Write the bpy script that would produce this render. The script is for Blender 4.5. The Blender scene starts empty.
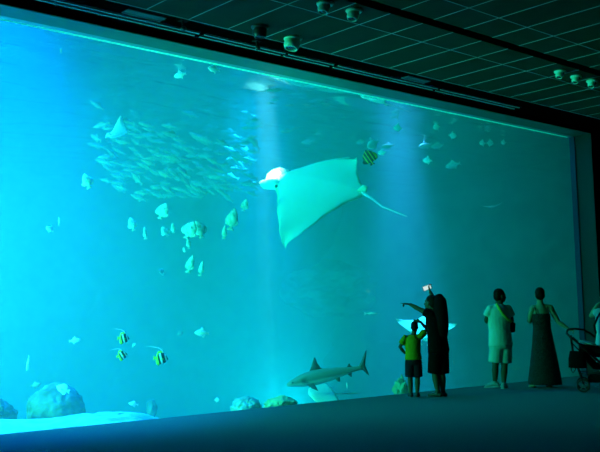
import bpy, bmesh, math, random
from mathutils import Vector, Matrix, Euler, noise
C = bpy.context.scene.collection
SC = bpy.context.scene
random.seed(7)
PI = math.pi
D = 9.6            # distance of the glass wall from the camera, metres
H = 0.118 * D      # camera height
GT = H + 0.36 * D  # top of the glass
YS = D * 0.9641    # front edge of the reveal
CZ = GT + 0.04        # ceiling height
YC = (CZ - H)/0.408   # edge of the tiled ceiling, short of the glass wall
XR = 1.645 * D     # right end of the glass
# ---------------------------------------------------------------- camera
F_PX, YAW, PITCH, ROLL = 927.333, 0.730669, 0.102694, -0.0222426
_fw = Vector((math.sin(YAW)*math.cos(PITCH), math.cos(YAW)*math.cos(PITCH), math.sin(PITCH)))
_rt = Vector((math.cos(YAW), -math.sin(YAW), 0)); _up = _rt.cross(_fw)
_r2 = _rt*math.cos(ROLL) + _up*math.sin(ROLL)
_u2 = -_rt*math.sin(ROLL) + _up*math.cos(ROLL)
cam_d = bpy.data.cameras.new('camera'); cam = bpy.data.objects.new('camera', cam_d); C.objects.link(cam)
cam.matrix_world = Matrix(((_r2.x,_u2.x,-_fw.x,0),(_r2.y,_u2.y,-_fw.y,0),(_r2.z,_u2.z,-_fw.z,H),(0,0,0,1)))
cam_d.sensor_width = 36; cam_d.lens = F_PX*36/600; cam_d.clip_end = 200; cam_d.clip_start = .05
SC.camera = cam
def ray(px, py): return (_r2*((px-300)/F_PX) - _u2*((py-226)/F_PX) + _fw)
def at(px, py, y):
    """the point of the place seen at a pixel, at distance y into the room"""
    d = ray(px, py); return Vector((0,0,H)) + d*(y/d.y)
def px_size(p): return (Vector(p)-Vector((0,0,H))).dot(_fw)/F_PX   # metres per pixel at a point
# ---------------------------------------------------------------- materials
def mat(name, col, rough=.6, metal=0, emit=None, es=1, noise_scale=None, col2=None, bump=0, bscale=None, spec=.5):
    m = bpy.data.materials.new(name); m.use_nodes = True
    nt = m.node_tree; b = nt.nodes['Principled BSDF']
    b.inputs['Base Color'].default_value = (*col, 1); b.inputs['Roughness'].default_value = rough
    b.inputs['Metallic'].default_value = metal
    b.inputs['Specular IOR Level'].default_value = spec
    if emit: b.inputs['Emission Color'].default_value = (*emit,1); b.inputs['Emission Strength'].default_value = es
    if noise_scale:
        tc = nt.nodes.new('ShaderNodeTexCoord'); n = nt.nodes.new('ShaderNodeTexNoise'); r = nt.nodes.new('ShaderNodeValToRGB')
        n.inputs['Scale'].default_value = noise_scale; n.inputs['Detail'].default_value = 4
        r.color_ramp.elements[0].position = .35; r.color_ramp.elements[1].position = .65
        r.color_ramp.elements[0].color = (*col,1); r.color_ramp.elements[1].color = (*(col2 or col),1)
        nt.links.new(tc.outputs['Object'], n.inputs['Vector']); nt.links.new(n.outputs['Fac'], r.inputs['Fac'])
        nt.links.new(r.outputs['Color'], b.inputs['Base Color'])
    if bump:
        tc = nt.nodes.new('ShaderNodeTexCoord'); n = nt.nodes.new('ShaderNodeTexNoise'); bp = nt.nodes.new('ShaderNodeBump')
        n.inputs['Scale'].default_value = bscale or 20; n.inputs['Detail'].default_value = 5
        bp.inputs['Strength'].default_value = bump; bp.inputs['Distance'].default_value = .02
        nt.links.new(tc.outputs['Object'], n.inputs['Vector']); nt.links.new(n.outputs['Fac'], bp.inputs['Height'])
        nt.links.new(bp.outputs['Normal'], b.inputs['Normal'])
    return m
# ---------------------------------------------------------------- object helpers
def link(name, bm, m, parent=None, smooth=True, kind=None, loc=None):
    me = bpy.data.meshes.new(name)
    bmesh.ops.recalc_face_normals(bm, faces=bm.faces)
    bm.to_mesh(me); bm.free()
    for ms in (m if isinstance(m,(list,tuple)) else [m]): me.materials.append(ms)
    if smooth:
        for p in me.polygons: p.use_smooth = True
    o = bpy.data.objects.new(name, me); C.objects.link(o)
    if parent: o.parent = parent
    if kind: o['kind'] = kind
    if loc: o.location = loc
    return o
def tag(o, label, cat, group=None, kind=None):
    o['label'] = label; o['category'] = cat
    if group: o['group'] = group
    if kind: o['kind'] = kind
    return o
def thing(name, label, cat, loc=(0,0,0), rotz=0, group=None):
    o = bpy.data.objects.new(name, None); C.objects.link(o); o.location = loc; o.rotation_euler = (0,0,rotz)
    o.empty_display_size = .1
    return tag(o, label, cat, group)
def box(bm, x0,x1,y0,y1,z0,z1, bev=0):
    r = bmesh.ops.create_cube(bm, size=1, matrix=Matrix.Translation(((x0+x1)/2,(y0+y1)/2,(z0+z1)/2)) @ Matrix.Diagonal((x1-x0,y1-y0,z1-z0,1)))
    if bev:
        es = list({e for v in r['verts'] for e in v.link_edges})
        bmesh.ops.bevel(bm, geom=es, offset=bev, segments=2, affect='EDGES')
    return r['verts']
def boxo(name, dims, m, parent=None, kind=None, bev=0):
    bm = bmesh.new(); box(bm, *dims, bev=bev); return link(name, bm, m, parent, smooth=False, kind=kind)
def tube(bm, pts, rads, n=12, side=Vector((1,0,0)), caps=True, dome=.5):
    """sweep of elliptical rings; rads items are r or (r_side, r_other)"""
    pts = [Vector(p) for p in pts]; rings = []
    rads = [(r,r) if not isinstance(r,(tuple,list)) else r for r in rads]
    N = len(pts)
    if caps and dome:
        t0 = (pts[0]-pts[1]).normalized(); t1 = (pts[-1]-pts[-2]).normalized()
        P=[];Rr=[]
        for a in (.999,.85,.5):
            P.append(pts[0]+t0*min(rads[0])*dome*2*a*.5); k=math.sqrt(1-a*a); Rr.append((rads[0][0]*k,rads[0][1]*k))
        Q=[];S=[]
        for a in (.5,.85,.999):
            Q.append(pts[-1]+t1*min(rads[-1])*dome*2*a*.5); k=math.sqrt(1-a*a); S.append((rads[-1][0]*k,rads[-1][1]*k))
        pts = P+pts+Q; rads = Rr+rads+S; N=len(pts)
    for i,p in enumerate(pts):
        a = pts[max(i-1,0)]; b = pts[min(i+1,N-1)]; t = (b-a)
        if t.length < 1e-7: t = Vector((0,0,1))
        t.normalize()
        s = side - t*side.dot(t)
        if s.length < 1e-3: s = Vector((0,1,0)) - t*t.y
        s.normalize(); o = t.cross(s)
        rings.append([bm.verts.new(p + s*(math.cos(2*PI*k/n)*rads[i][0]) + o*(math.sin(2*PI*k/n)*rads[i][1])) for k in range(n)])
    for i in range(N-1):
        for k in range(n):
            bm.faces.new((rings[i][k], rings[i][(k+1)%n], rings[i+1][(k+1)%n], rings[i+1][k]))
    if caps:
        bm.faces.new(rings[0][::-1]); bm.faces.new(rings[-1])
    return rings
def lathe(bm, prof, n=24, mtx=Matrix()):
    rings=[]
    for r,z in prof:
        rings.append([bm.verts.new(mtx @ Vector((r*math.cos(2*PI*k/n), r*math.sin(2*PI*k/n), z))) for k in range(n)])
    for i in range(len(rings)-1):
        for k in range(n): bm.faces.new((rings[i][k],rings[i][(k+1)%n],rings[i+1][(k+1)%n],rings[i+1][k]))
    return rings
def ball(bm, c, r, seg=16, rot=None):
    M = Matrix.Translation(c)
    if rot is not None: M = M @ rot.to_4x4()
    rr = r if isinstance(r,(tuple,list)) else (r,r,r)
    return bmesh.ops.create_uvsphere(bm, u_segments=seg, v_segments=max(8,seg//2+2), radius=1, matrix=M @ Matrix.Diagonal((*rr,1)))['verts']
def copy_tree(o, parent=None):
    c = o.copy(); C.objects.link(c)
    if parent: c.parent = parent
    for ch in o.children: copy_tree(ch, c)
    return c
# ================================================================ SETTING
m_floor = mat('carpet', (.07,.14,.145), .95, bump=.5, bscale=60, noise_scale=40, col2=(.085,.165,.17), spec=.1)
m_black = mat('black_paint', (.002,.002,.002), 1, spec=0)
m_reveal = mat('reveal_shaded', (.035,.042,.04), .55, spec=.2)  # darker copy of the reveal colour, shade of the side painted in
m_soffit = mat('soffit_lit', (.085,.155,.10), .35, spec=.5)  # lighter copy of the reveal colour, water light painted in
m_mirror = mat('mirror_edge', (.5,.52,.5), .4, metal=.8)  # reflective finish added so the top edge mirrors the bright water
m_edge = bpy.data.materials.new('acrylic_edge'); m_edge.use_nodes=True; nt=m_edge.node_tree; nt.nodes.clear()
out=nt.nodes.new('ShaderNodeOutputMaterial'); ad=nt.nodes.new('ShaderNodeAddShader'); df=nt.nodes.new('ShaderNodeBsdfDiffuse'); tl=nt.nodes.new('ShaderNodeBsdfTranslucent')
df.inputs['Color'].default_value=(.2,.3,.25,1); tl.inputs['Color'].default_value=(.7,.95,.75,1)
nt.links.new(df.outputs[0],ad.inputs[0]); nt.links.new(tl.outputs[0],ad.inputs[1]); nt.links.new(ad.outputs[0],out.inputs['Surface'])
m_ceil = mat('ceiling_panel', (.014,.031,.0135), .85, noise_scale=6, col2=(.017,.037,.016), spec=.2)
m_joint = mat('ceiling_joint', (.36,.42,.38), .5)
m_dark = mat('dark_metal', (.008,.008,.009), .7, spec=.1)
XL, XE = 0.5, 24.0
o = boxo('floor', (XL,XE,-6,D+.1,-.2,0), m_floor, kind='structure')
# ceiling: one slab with a recessed black slot, joints of the 0.6 x 1.2 panels as thin strips
S_ = (CZ-H)/(4.7555-1.0974)
SL0, SL1 = 7.12*S_, 7.30*S_
bm = bmesh.new(); box(bm, XL,XE,SL1,YC,CZ,CZ+.1); box(bm, XL,XE,-6,SL0,CZ,CZ+.1)
o = link('ceiling', bm, m_ceil, smooth=False, kind='structure')
boxo('trim_1', (XL,XE,SL0-.02,SL1+.02,CZ+.10,CZ+.25), m_black, kind='structure')      # the dark slot of the ceiling
bm = bmesh.new()
for i in range(-8, 26):
    x = (5.705+i*.592)*S_
    if XL < x < XE: 
        box(bm, x-.005,x+.005,SL1,YC-.002,CZ-.004,CZ+.001); box(bm, x-.005,x+.005,-1,SL0,CZ-.004,CZ+.001)
for y in (7.82,6.58,5.34,4.1,2.86):
    box(bm, XL,XE,y*S_-.005,y*S_+.005,CZ-.0045,CZ+.001)
box(bm, XL,XE,YC-.012,YC,CZ-.006,CZ+.001)
link('trim_2', bm, m_joint, smooth=False, kind='structure')
# window wall
boxo('ceiling', (XL,XE,YC,YS,CZ+.012,CZ+.1), m_black, kind='structure')   # black band between the tiles and the glass
wt = .345
bm = bmesh.new()
box(bm, XL,XR+.02,YS,D+.12,GT,CZ+.1)           # bulkhead over the glass
link('wall_front', bm, m_black, smooth=False, kind='structure')
boxo('wall_right', (XR+.02,XR+2.2,YS,D+.12,0,CZ+.1), m_black, kind='structure')
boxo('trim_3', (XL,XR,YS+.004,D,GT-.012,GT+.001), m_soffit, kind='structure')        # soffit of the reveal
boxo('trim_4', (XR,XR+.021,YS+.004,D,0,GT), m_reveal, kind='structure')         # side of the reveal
boxo('trim_5', (XL,XR,D,D+.10,GT-.012,GT+.01), m_mirror, kind='structure')
boxo('trim_8', (XL,XR-.03,D+.13,D+.16,GT-.012,GT+.05), m_edge, kind='structure')
boxo('trim_6', (XR-.03,XR+.01,D,D+.11,0,GT), mat('side_sealant',(.02,.05,.10),.5,spec=.2), kind='structure')
# acrylic pane
mg = bpy.data.materials.new('acrylic'); mg.use_nodes = True; nt = mg.node_tree; nt.nodes.clear()
out = nt.nodes.new('ShaderNodeOutputMaterial'); mx = nt.nodes.new('ShaderNodeMixShader'); tr = nt.nodes.new('ShaderNodeBsdfTransparent'); gl = nt.nodes.new('ShaderNodeBsdfGlossy'); fr = nt.nodes.new('ShaderNodeLayerWeight'); pw = nt.nodes.new('ShaderNodeMath'); ml = nt.nodes.new('ShaderNodeMath')
pw.operation='POWER'; pw.inputs[1].default_value=5; ml.operation='MULTIPLY_ADD'; ml.inputs[1].default_value=.95; ml.inputs[2].default_value=.02; nt.links.new(fr.outputs['Facing'],pw.inputs[0]); nt.links.new(pw.outputs[0],ml.inputs[0]); gl.inputs['Roughness'].default_value = .01; tr.inputs['Color'].default_value = (.97,1,1,1)
nt.links.new(ml.outputs[0], mx.inputs[0]); nt.links.new(tr.outputs[0], mx.inputs[1]); nt.links.new(gl.outputs[0], mx.inputs[2]); nt.links.new(mx.outputs[0], out.inputs['Surface'])
boxo('window_1', (XL,XR,D+.10,D+.115,0,GT), mg, kind='structure')
# ================================================================ TANK
TX0, TX1, TY0, TY1, TZ0, WS = -4.0, 24.0, D+.125, 25.0, -2.5, 5.15
m_wall = mat('tank_rock', (.05,.06,.055), .9, noise_scale=1.6, col2=(.13,.15,.135), bump=1, bscale=5)
def rough_wall(name, P, U, V, nu, nv, amp, m):
    bm = bmesh.new(); g=[]
    P=Vector(P);U=Vector(U);V=Vector(V); n=U.cross(V).normalized()
    for i in range(nu+1):
        g.append([bm.verts.new(P+U*(i/nu)+V*(j/nv)+n*amp*noise.fractal((P+U*(i/nu)+V*(j/nv))*.6,1,2,4)) for j in range(nv+1)])
    for i in range(nu):
        for j in range(nv): bm.faces.new((g[i][j],g[i+1][j],g[i+1][j+1],g[i][j+1]))
    return link(name, bm, m, kind='structure')
rough_wall('wall_tank_right', (TX1-.6,TY0,TZ0), (0,TY1-TY0,0), (0,0,WS+.4-TZ0), 50, 26, .7, m_wall)
rough_wall('wall_tank_back', (TX0,TY1-.6,TZ0), (TX1-TX0,0,0), (0,0,WS+.4-TZ0), 80, 26, .8, m_wall)
# water body
mw = bpy.data.materials.new('sea_water'); mw.use_nodes = True; nt = mw.node_tree; nt.nodes.clear()
out = nt.nodes.new('ShaderNodeOutputMaterial'); sc = nt.nodes.new('ShaderNodeVolumeScatter'); ab = nt.nodes.new('ShaderNodeVolumeAbsorption'); ad = nt.nodes.new('ShaderNodeAddShader')
sc.inputs['Color'].default_value = (.55,.95,1,1); sc.inputs['Density'].default_value = .055; sc.inputs['Anisotropy'].default_value = .0
ab.inputs['Color'].default_value = (.0,.94,.92,1); ab.inputs['Density'].default_value = .22
nt.links.new(sc.outputs[0], ad.inputs[0]); nt.links.new(ab.outputs[0], ad.inputs[1]); nt.links.new(ad.outputs[0], out.inputs['Volume'])
o = boxo('water', (TX0,TX1,TY0,TY1,TZ0,WS+1.2), mw); tag(o,'clear blue sea water filling the tank behind the glass','water',kind='structure')
# water surface
ms = bpy.data.materials.new('water_surface'); ms.use_nodes = True; nt = ms.node_tree; nt.nodes.clear()
out = nt.nodes.new('ShaderNodeOutputMaterial'); mx = nt.nodes.new('ShaderNodeMixShader'); tr = nt.nodes.new('ShaderNodeBsdfTransparent'); gl = nt.nodes.new('ShaderNodeBsdfGlossy'); lw = nt.nodes.new('ShaderNodeLayerWeight')
lw.inputs['Blend'].default_value=.35; gl.inputs['Roughness'].default_value=.16
nt.links.new(lw.outputs['Facing'], mx.inputs[0]); nt.links.new(tr.outputs[0], mx.inputs[1]); nt.links.new(gl.outputs[0], mx.inputs[2]); nt.links.new(mx.outputs[0], out.inputs['Surface'])
bm = bmesh.new(); nx, ny = 260, 150; g=[]
for i in range(nx+1):
    row=[]
    for j in range(ny+1):
        x = TX0+(TX1-TX0)*i/nx; y = TY0+(TY1-TY0)*j/ny
        row.append(bm.verts.new((x,y,WS+.07*noise.fractal(Vector((x*.7,y*1.9,3)),1,2,3))))
    g.append(row)
for i in range(nx):
    for j in range(ny): bm.faces.new((g[i][j],g[i+1][j],g[i+1][j+1],g[i][j+1]))
o = link('water_surface', bm, ms, kind='structure')
# sea bed
m_sand = mat('sand', (.34,.35,.30), .95, noise_scale=3.5, col2=(.66,.65,.56), bump=1, bscale=9)
bm = bmesh.new(); nx, ny = 150, 90; g=[]
for i in range(nx+1):
    row=[]
    for j in range(ny+1):
        x = TX0+(TX1-TX0)*i/nx; y = TY0+(TY1-TY0)*(j/ny)**1.6
        d = max(0,y-11.2); z = -.02-min(1.9,.16*d**1.2)-.9*min(1,max(0,(x-y*.62)/3.5)) + .12*noise.fractal(Vector((x*.5,y*.5,9)),1,2,4) + .03*noise.fractal(Vector((x*2.5,y*2.5,1)),1,2,3)
        row.append(bm.verts.new((x,y,min(z,.10) if y>TY0+.4 else min(z,.02))))
    g.append(row)
for i in range(nx):
    for j in range(ny): bm.faces.new((g[i][j],g[i+1][j],g[i+1][j+1],g[i][j+1]))
o = link('sea_bed', bm, m_sand, kind='structure')
# ---------------------------------------------------------------- lamps of the tank, with added fill lights
def spot(name, loc, aim, power, col, size=60, blend=.6, rad=.25):
    l = bpy.data.lights.new(name,'SPOT'); l.energy=power; l.color=col; l.spot_size=math.radians(size); l.spot_blend=blend; l.shadow_soft_size=rad
    o = bpy.data.objects.new(name,l); C.objects.link(o); o.location=loc
    o.rotation_euler = (Vector(aim)-Vector(loc)).to_track_quat('-Z','Y').to_euler(); return o
def area(name, loc, aim, power, col, sx, sy):
    l = bpy.data.lights.new(name,'AREA'); l.energy=power; l.color=col; l.shape='RECTANGLE'; l.size=sx; l.size_y=sy
    o = bpy.data.objects.new(name,l); C.objects.link(o); o.location=loc
    o.rotation_euler = (Vector(aim)-Vector(loc)).to_track_quat('-Z','Y').to_euler(); return o
spot('tank_spot_lamp', (4.9,13.2,9.0), (5.0,13.0,0), 27500, (.0,.20,1), 62, .9, .3)
spot('tank_low_fill', (11.6,13.2,-.85), (11.8,14.8,1.4), 1000, (.0,.85,1), 150, 1, .15)  # unseen fill light added to brighten the low middle water
spot('tank_flood_lamp', (1.5,13.0,2.2), (7.5,12.6,1.6), 6900, (.08,1,.51), 110, 1, .5)
spot('tank_spot_lamp', (13.2,16.2,9.0), (13.2,16.0,0), 35000, (.03,.357,1), 26, 1, .3)
spot('tank_spot_lamp', (15.6,14.0,8.0), (15.6,14.0,0), 27000, (.16,.373,1), 23, 1, .3)
area('tank_fill_light', (8.8,14.5,8.5), (8.8,14.5,0), 768, (.0,.283,1), 8, 6)  # broad fill light added over the left and middle water
area('tank_fill_light', (13.5,14.5,8.5), (13.5,14.5,0), 184, (.0,1,.05), 4, 6)  # second added fill, greens the water further right
# ================================================================ FISH, RAYS, ROCKS
def place(o, px, py, y, head, tilt=0, roll=0, length=None):
    """stand an animal at a point of the tank; head 0 = swims to image right, 180 = left, 90 = away; tilt = nose up"""
    P = at(px, py, y); a = math.radians(head)
    f = _rt*math.cos(a) + Vector((math.sin(YAW), math.cos(YAW), 0))*math.sin(a)
    yaw = math.atan2(f.y, f.x)
    o.location = P
    o.rotation_euler = (Matrix.Rotation(yaw,3,'Z') @ Matrix.Rotation(-math.radians(tilt),3,'Y') @ Matrix.Rotation(math.radians(roll),3,'X')).to_euler()
    if length: o.scale = (length*px_size(P),)*3
    return o
def loft(bm, secs, n=16):
    """secs: (x, z_top, z_bottom, half_width); nose at +x"""
    rings=[]
    for x,zt,zb,w in secs:
        c=(zt+zb)/2; h=(zt-zb)/2
        rings.append([bm.verts.new((x, w*math.cos(2*PI*k/n), c+h*math.sin(2*PI*k/n))) for k in range(n)])
    for i in range(len(rings)-1):
        for k in range(n): bm.faces.new((rings[i][k],rings[i][(k+1)%n],rings[i+1][(k+1)%n],rings[i+1][k]))
    bm.faces.new(rings[0]); bm.faces.new(rings[-1])
def fin(bm, outline, y=0, th=.012, M=None):
    """a flat fin of real thickness, thinner at its rim: outline in the x,z plane"""
    M = M or Matrix()
    cx = sum(p[0] for p in outline)/len(outline); cz = sum(p[1] for p in outline)/len(outline)
    rim=[bm.verts.new(M @ Vector((x,y,z))) for x,z in outline]
    L=[bm.verts.new(M @ Vector((cx+(x-cx)*.6, y-th/2, cz+(z-cz)*.6))) for x,z in outline]
    Rr=[bm.verts.new(M @ Vector((cx+(x-cx)*.6, y+th/2, cz+(z-cz)*.6))) for x,z in outline]
    n=len(outline)
    for i in range(n):
        j=(i+1)%n
        bm.faces.new((rim[i],rim[j],L[j],L[i])); bm.faces.new((rim[j],rim[i],Rr[i],Rr[j]))
    bm.faces.new(L[::-1]); bm.faces.new(Rr)
def ramp_mat(name, axis, stops, rough=.5, const=True, shear=0, wob=0):
    m = bpy.data.materials.new(name); m.use_nodes=True; nt=m.node_tree; b=nt.nodes['Principled BSDF']; b.inputs['Roughness'].default_value=rough
    tc=nt.nodes.new('ShaderNodeTexCoord'); sp=nt.nodes.new('ShaderNodeSeparateXYZ'); r=nt.nodes.new('ShaderNodeValToRGB'); ad=nt.nodes.new('ShaderNodeMath'); mp=nt.nodes.new('ShaderNodeMapRange')
    ad.operation='MULTIPLY_ADD'; ad.inputs[1].default_value=shear
    nt.links.new(tc.outputs['Object'],sp.inputs[0]); nt.links.new(sp.outputs['Z' if axis=='X' else 'X'],ad.inputs[0]); nt.links.new(sp.outputs[axis],ad.inputs[2])
    mp.inputs['From Min'].default_value=-.5; mp.inputs['From Max'].default_value=.5
    nt.links.new(ad.outputs[0],mp.inputs[0]); nt.links.new(mp.outputs[0],r.inputs[0]); nt.links.new(r.outputs[0],b.inputs['Base Color'])
    cr=r.color_ramp; cr.interpolation='CONSTANT' if const else 'LINEAR'
    while len(cr.elements)<len(stops): cr.elements.new(.5)
    for e,(p,c) in zip(cr.elements,stops): e.position=p; e.color=(*c,1)
    return m
m_silver = mat('silver_scales', (.17,.25,.24), .5, noise_scale=12, col2=(.28,.36,.35))
m_pale = mat('pale_fish_skin', (.80,.84,.80), .45, noise_scale=6, col2=(.6,.66,.62))
m_bat = mat('batfish_skin',(.28,.42,.32),.5,noise_scale=4,col2=(.75,.85,.75))
m_white = mat('white_fish_skin', (.92,.94,.93), .45)
m_eye = mat('fish_eye', (.01,.01,.01), .15)
m_grey = mat('grey_fish_skin', (.30,.36,.37), .5, noise_scale=6, col2=(.42,.48,.48))
m_band = ramp_mat('banded_skin','X',[(0,(.75,.7,.04)),(.30,(.01,.012,.012)),(.43,(.9,.92,.9)),(.58,(.01,.012,.012)),(.79,(.9,.92,.9)),(.90,(.02,.02,.02))], shear=.35)
m_yellow = mat('yellow_fin', (.80,.75,.05), .5)
m_stripe = ramp_mat('striped_skin','Z',[(0,(.03,.03,.01)),(.24,(.55,.5,.05)),(.31,(.03,.03,.012)),(.44,(.6,.55,.06)),(.5,(.03,.03,.012)),(.64,(.55,.5,.05)),(.70,(.03,.03,.012)),(.82,(.5,.5,.04))], shear=.15)
# --- fish of one mesh: slim schooling fish, unit length, nose at +x
def slim_secs(h=.13, w=.07):
    return [(.5,.006,-.006,.004),(.45,.3*h,-.3*h,.5*w),(.36,.62*h,-.62*h,.85*w),(.2,.95*h,-.98*h,w),(.02,h,-h,.95*w),(-.15,.75*h,-.78*h,.7*w),(-.3,.36*h,-.36*h,.32*w),(-.36,.26*h,-.26*h,.18*w)]
def slim_fish_bm(h=.13, w=.07, fork=.13):
    bm=bmesh.new(); loft(bm, slim_secs(h,w), 12)
    fin(bm,[(-.34,.035),(-.5,fork),(-.45,0),(-.5,-fork),(-.34,-.035)],th=.02)
    fin(bm,[(.14,h*.9),(.02,h*1.75),(-.1,h*1.35),(-.22,h*.5)],th=.02); fin(bm,[(-.02,-h*.9),(-.12,-h*1.6),(-.24,-h*.45)],th=.02)
    return bm
# --- tall-bodied fish with parts
def disc_secs(h=.36, w=.09, nose=.06):
    s=[(.5,nose*.3,-nose*.3,.01),(.45,nose,-nose*.9,.03)]
    for x,k in ((.38,.45),(.28,.74),(.14,.95),(-.02,1),(-.16,.86),(-.27,.55),(-.33,.25),(-.37,.17)):
        s.append((x,h*k,-h*k*.95,w*(.35+.65*k) if x>0 else w*k))
    return s
def disc_fish(name, label, cat, m_body, m_fin, px, py, y, length, head, tilt=0, roll=0, h=.33, w=.09, pennant=None, group=None, eyes=True, fork=.16):
    t=thing(name,label,cat,group=group)
    bm=bmesh.new(); loft(bm,disc_secs(h,w),18); link('body',bm,m_body,t)
    bm=bmesh.new(); fin(bm,[(-.34,.05),(-.42,fork*.8),(-.52,fork),(-.48,0),(-.52,-fork),(-.42,-fork*.8),(-.34,-.05)],th=.025); link('tail_fin',bm,m_fin,t)
    bm=bmesh.new(); fin(bm,[(.22,h*.78),(.10,h*1.12),(-.06,h*1.28),(-.24,h*1.15),(-.33,h*.6),(-.30,h*.25),(-.12,h*.75)],th=.025); link('dorsal_fin',bm,m_fin,t)
    bm=bmesh.new(); fin(bm,[(.0,-h*.9),(-.10,-h*1.25),(-.24,-h*1.1),(-.33,-h*.55),(-.30,-h*.25),(-.14,-h*.75)],th=.025); link('anal_fin',bm,m_fin,t)
    for s in (1,-1):
        bm=bmesh.new(); fin(bm,[(.0,.05),(-.13,.06),(-.16,-.03),(-.06,-.07)],th=.015,M=Matrix.Translation((.2,s*w*.9,-.04)) @ Matrix.Rotation(-s*.5,4,'Z')); link('pectoral_fin',bm,m_fin,t)
        if eyes:
            bm=bmesh.new(); ball(bm,(.38,s*w*.42,.05),(.03,.015,.03),10); link('eye',bm,m_eye,t)
    if pennant:
        bm=bmesh.new(); tube(bm,[(.10,0,h*1.0),(.0,0,h*1.45),(-.25,0,h*1.72),(-.7,0,h*1.8),(-1.05,0,h*1.74)],[.04,.03,.02,.014,.008],8); link('dorsal_pennant',bm,m_white,t)
    place(t,px,py,y,head,tilt,roll,length); return t
# --- rays: nose at +x, half span 1 along y
def ray_mesh(le, te, thick, bend, nt=44, nc=18, tipbend=0):
    """le / te: leading and trailing edge as lists of (span, x)"""
    def ip(tab,t):
        for (a,xa),(b,xb) in zip(tab,tab[1:]):
            if a<=t<=b:
                u=(t-a)/(b-a); u=u*u*(3-2*u)*.35+u*.65; return xa+(xb-xa)*u
        return tab[-1][1]
    bm=bmesh.new(); T=[];B=[]
    for i in range(-nt,nt+1):
        t=i/nt; a=abs(t); xl,xt=ip(le,a),ip(te,a); th=thick*((1-a)**1.6*.8+.2*(1-a)+.012)
        ru=[];rb=[]
        for j in range(nc+1):
            u=j/nc; x=xl+(xt-xl)*u; sh=2.2*math.sqrt(max(u,0))*(1-u)**.8
            z=bend*a**2+tipbend*max(0,a-.6)**2*4+.03*math.sin(u*3+a*4)*a
            ru.append(bm.verts.new((x,t,z+th*sh*.62))); rb.append(bm.verts.new((x,t,z-th*sh*.42)))
        T.append(ru);B.append(rb)
    for i in range(len(T)-1):
        for j in range(nc):
            bm.faces.new((T[i][j],T[i+1][j],T[i+1][j+1],T[i][j+1])); bm.faces.new((B[i][j],B[i][j+1],B[i+1][j+1],B[i+1][j]))
    for i in (0,len(T)-1):
        for j in range(nc): bm.faces.new((T[i][j],T[i][j+1],B[i][j+1],B[i][j]))
    bmesh.ops.remove_doubles(bm,verts=bm.verts,dist=.0008)
    return bm
MLE=[(0,.50),(.12,.49),(.2,.42),(.35,.335),(.5,.275),(.8,.13),(.93,.05),(1,-.015)]
MTE=[(0,-.46),(.08,-.44),(.25,-.32),(.5,-.20),(.8,-.10),(.95,-.04),(1,-.03)]
m_manta = mat('manta_skin', (.62,.97,.66), .55, noise_scale=2.0, col2=(.57,.92,.62))
m_mlit = mat('manta_lit_white', (.95,.96,.94), .4)  # white puts the strong light on head, wing edge and tail into the colour
def manta(label, group=None, tail=1.0, m=None, bend=-.12, detail=True, tipbend=0, swing=0):
    t=thing('manta_ray',label,'ray',group=group); m=m or m_manta
    link('body',ray_mesh(MLE,MTE,.15,bend,tipbend=tipbend),m,t)
    bm=bmesh.new(); tube(bm,[(-.42,0,.01),(-.55,.07*swing,.0),(-.46-.3*tail,.19*swing,-.0),(-.46-.55*tail-.1,.33*swing,.02)],[.018,.010,.007,.005],8); link('tail',bm,m_mlit,t)  # tail coloured white for the light falling on it
    bm=bmesh.new(); fin(bm,[(-.36,.02),(-.43,.10),(-.48,.09),(-.47,.02)],th=.02); link('dorsal_fin',bm,m,t)
    for s in (1,-1):
        bm=bmesh.new(); tube(bm,[(.43,s*.12,.01),(.51,s*.14,.01),(.58,s*.13,-.01),(.635,s*.09,-.03)],[(.06,.04),(.06,.036),(.05,.03),(.025,.018)],10,side=Vector((0,0,1))); link('cephalic_fin',bm,m_mlit,t)
        if detail:
            bm=bmesh.new(); ball(bm,(.42,s*.175,.02),.016,10); link('eye',bm,m_eye,t)
    if detail:
        bm=bmesh.new(); ball(bm,(.525,0,.01),(.075,.145,.06),18); link('mouth',bm,m_mlit,t)
        bm=bmesh.new()
        tube(bm,[(x,y,bend*abs(y)**2+z) for x,y,z in [(.49,-.12,0),(.425,-.2,0),(.36,-.3,.0),(.315,-.4,0),(.26,-.54,0),(.18,-.70,0),(.11,-.83,0),(.04,-.94,0)]],[.026,.024,.022,.02,.018,.015,.011,.006],8); link('wing_highlight',bm,m_mlit,t)  # white tube paints the bright highlight along one leading edge
    return t
def pose_by_axes(o, P, f_img, s_img, scale):
    """f_img: nose direction, s_img: left wing direction, both (right, up, away) in the viewer's sense"""
    f=(_r2*f_img[0]+_u2*f_img[1]+_fw*f_img[2]).normalized(); s=(_r2*s_img[0]+_u2*s_img[1]+_fw*s_img[2]); s=(s-f*s.dot(f)).normalized(); n=f.cross(s)
    o.matrix_world=Matrix.Translation(P) @ Matrix(((f.x,s.x,n.x),(f.y,s.y,n.y),(f.z,s.z,n.z))).to_4x4() @ Matrix.Scale(scale,4)
mt=manta('large pale mint manta ray with a glowing white head gliding across the tank', tail=.75, swing=1)
P=at(322,187,12.6); MANTA_P=P
pose_by_axes(mt,P,(-47,8.5,17),(-39.5,-49,-84),100*px_size(P))
bpy.context.view_layer.update(); h_=mt.matrix_world @ Vector((.57,.0,0.03)); spot('tank_spot_lamp', (h_.x-.9,h_.y-.8,9.0), h_, 30000, (1,.97,.9), 7.0, 1, .03)  # narrow white spot added to burn out the manta head
o=manta('pale ray with raised wingtips swimming behind the man pointing into the tank', tail=.6, m=mat('pale_ray_skin',(.6,.9,.66),.5), bend=.4, detail=False)
P=at(425,328,13.5); pose_by_axes(o,P,(-.1,-.85,-.6),(1,-.14,-.1),30*px_size(P))
o=manta('pale grey ray skimming just below the water surface with a thin dark tail', tail=1.5, m=m_pale, bend=-.15, detail=False)
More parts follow.
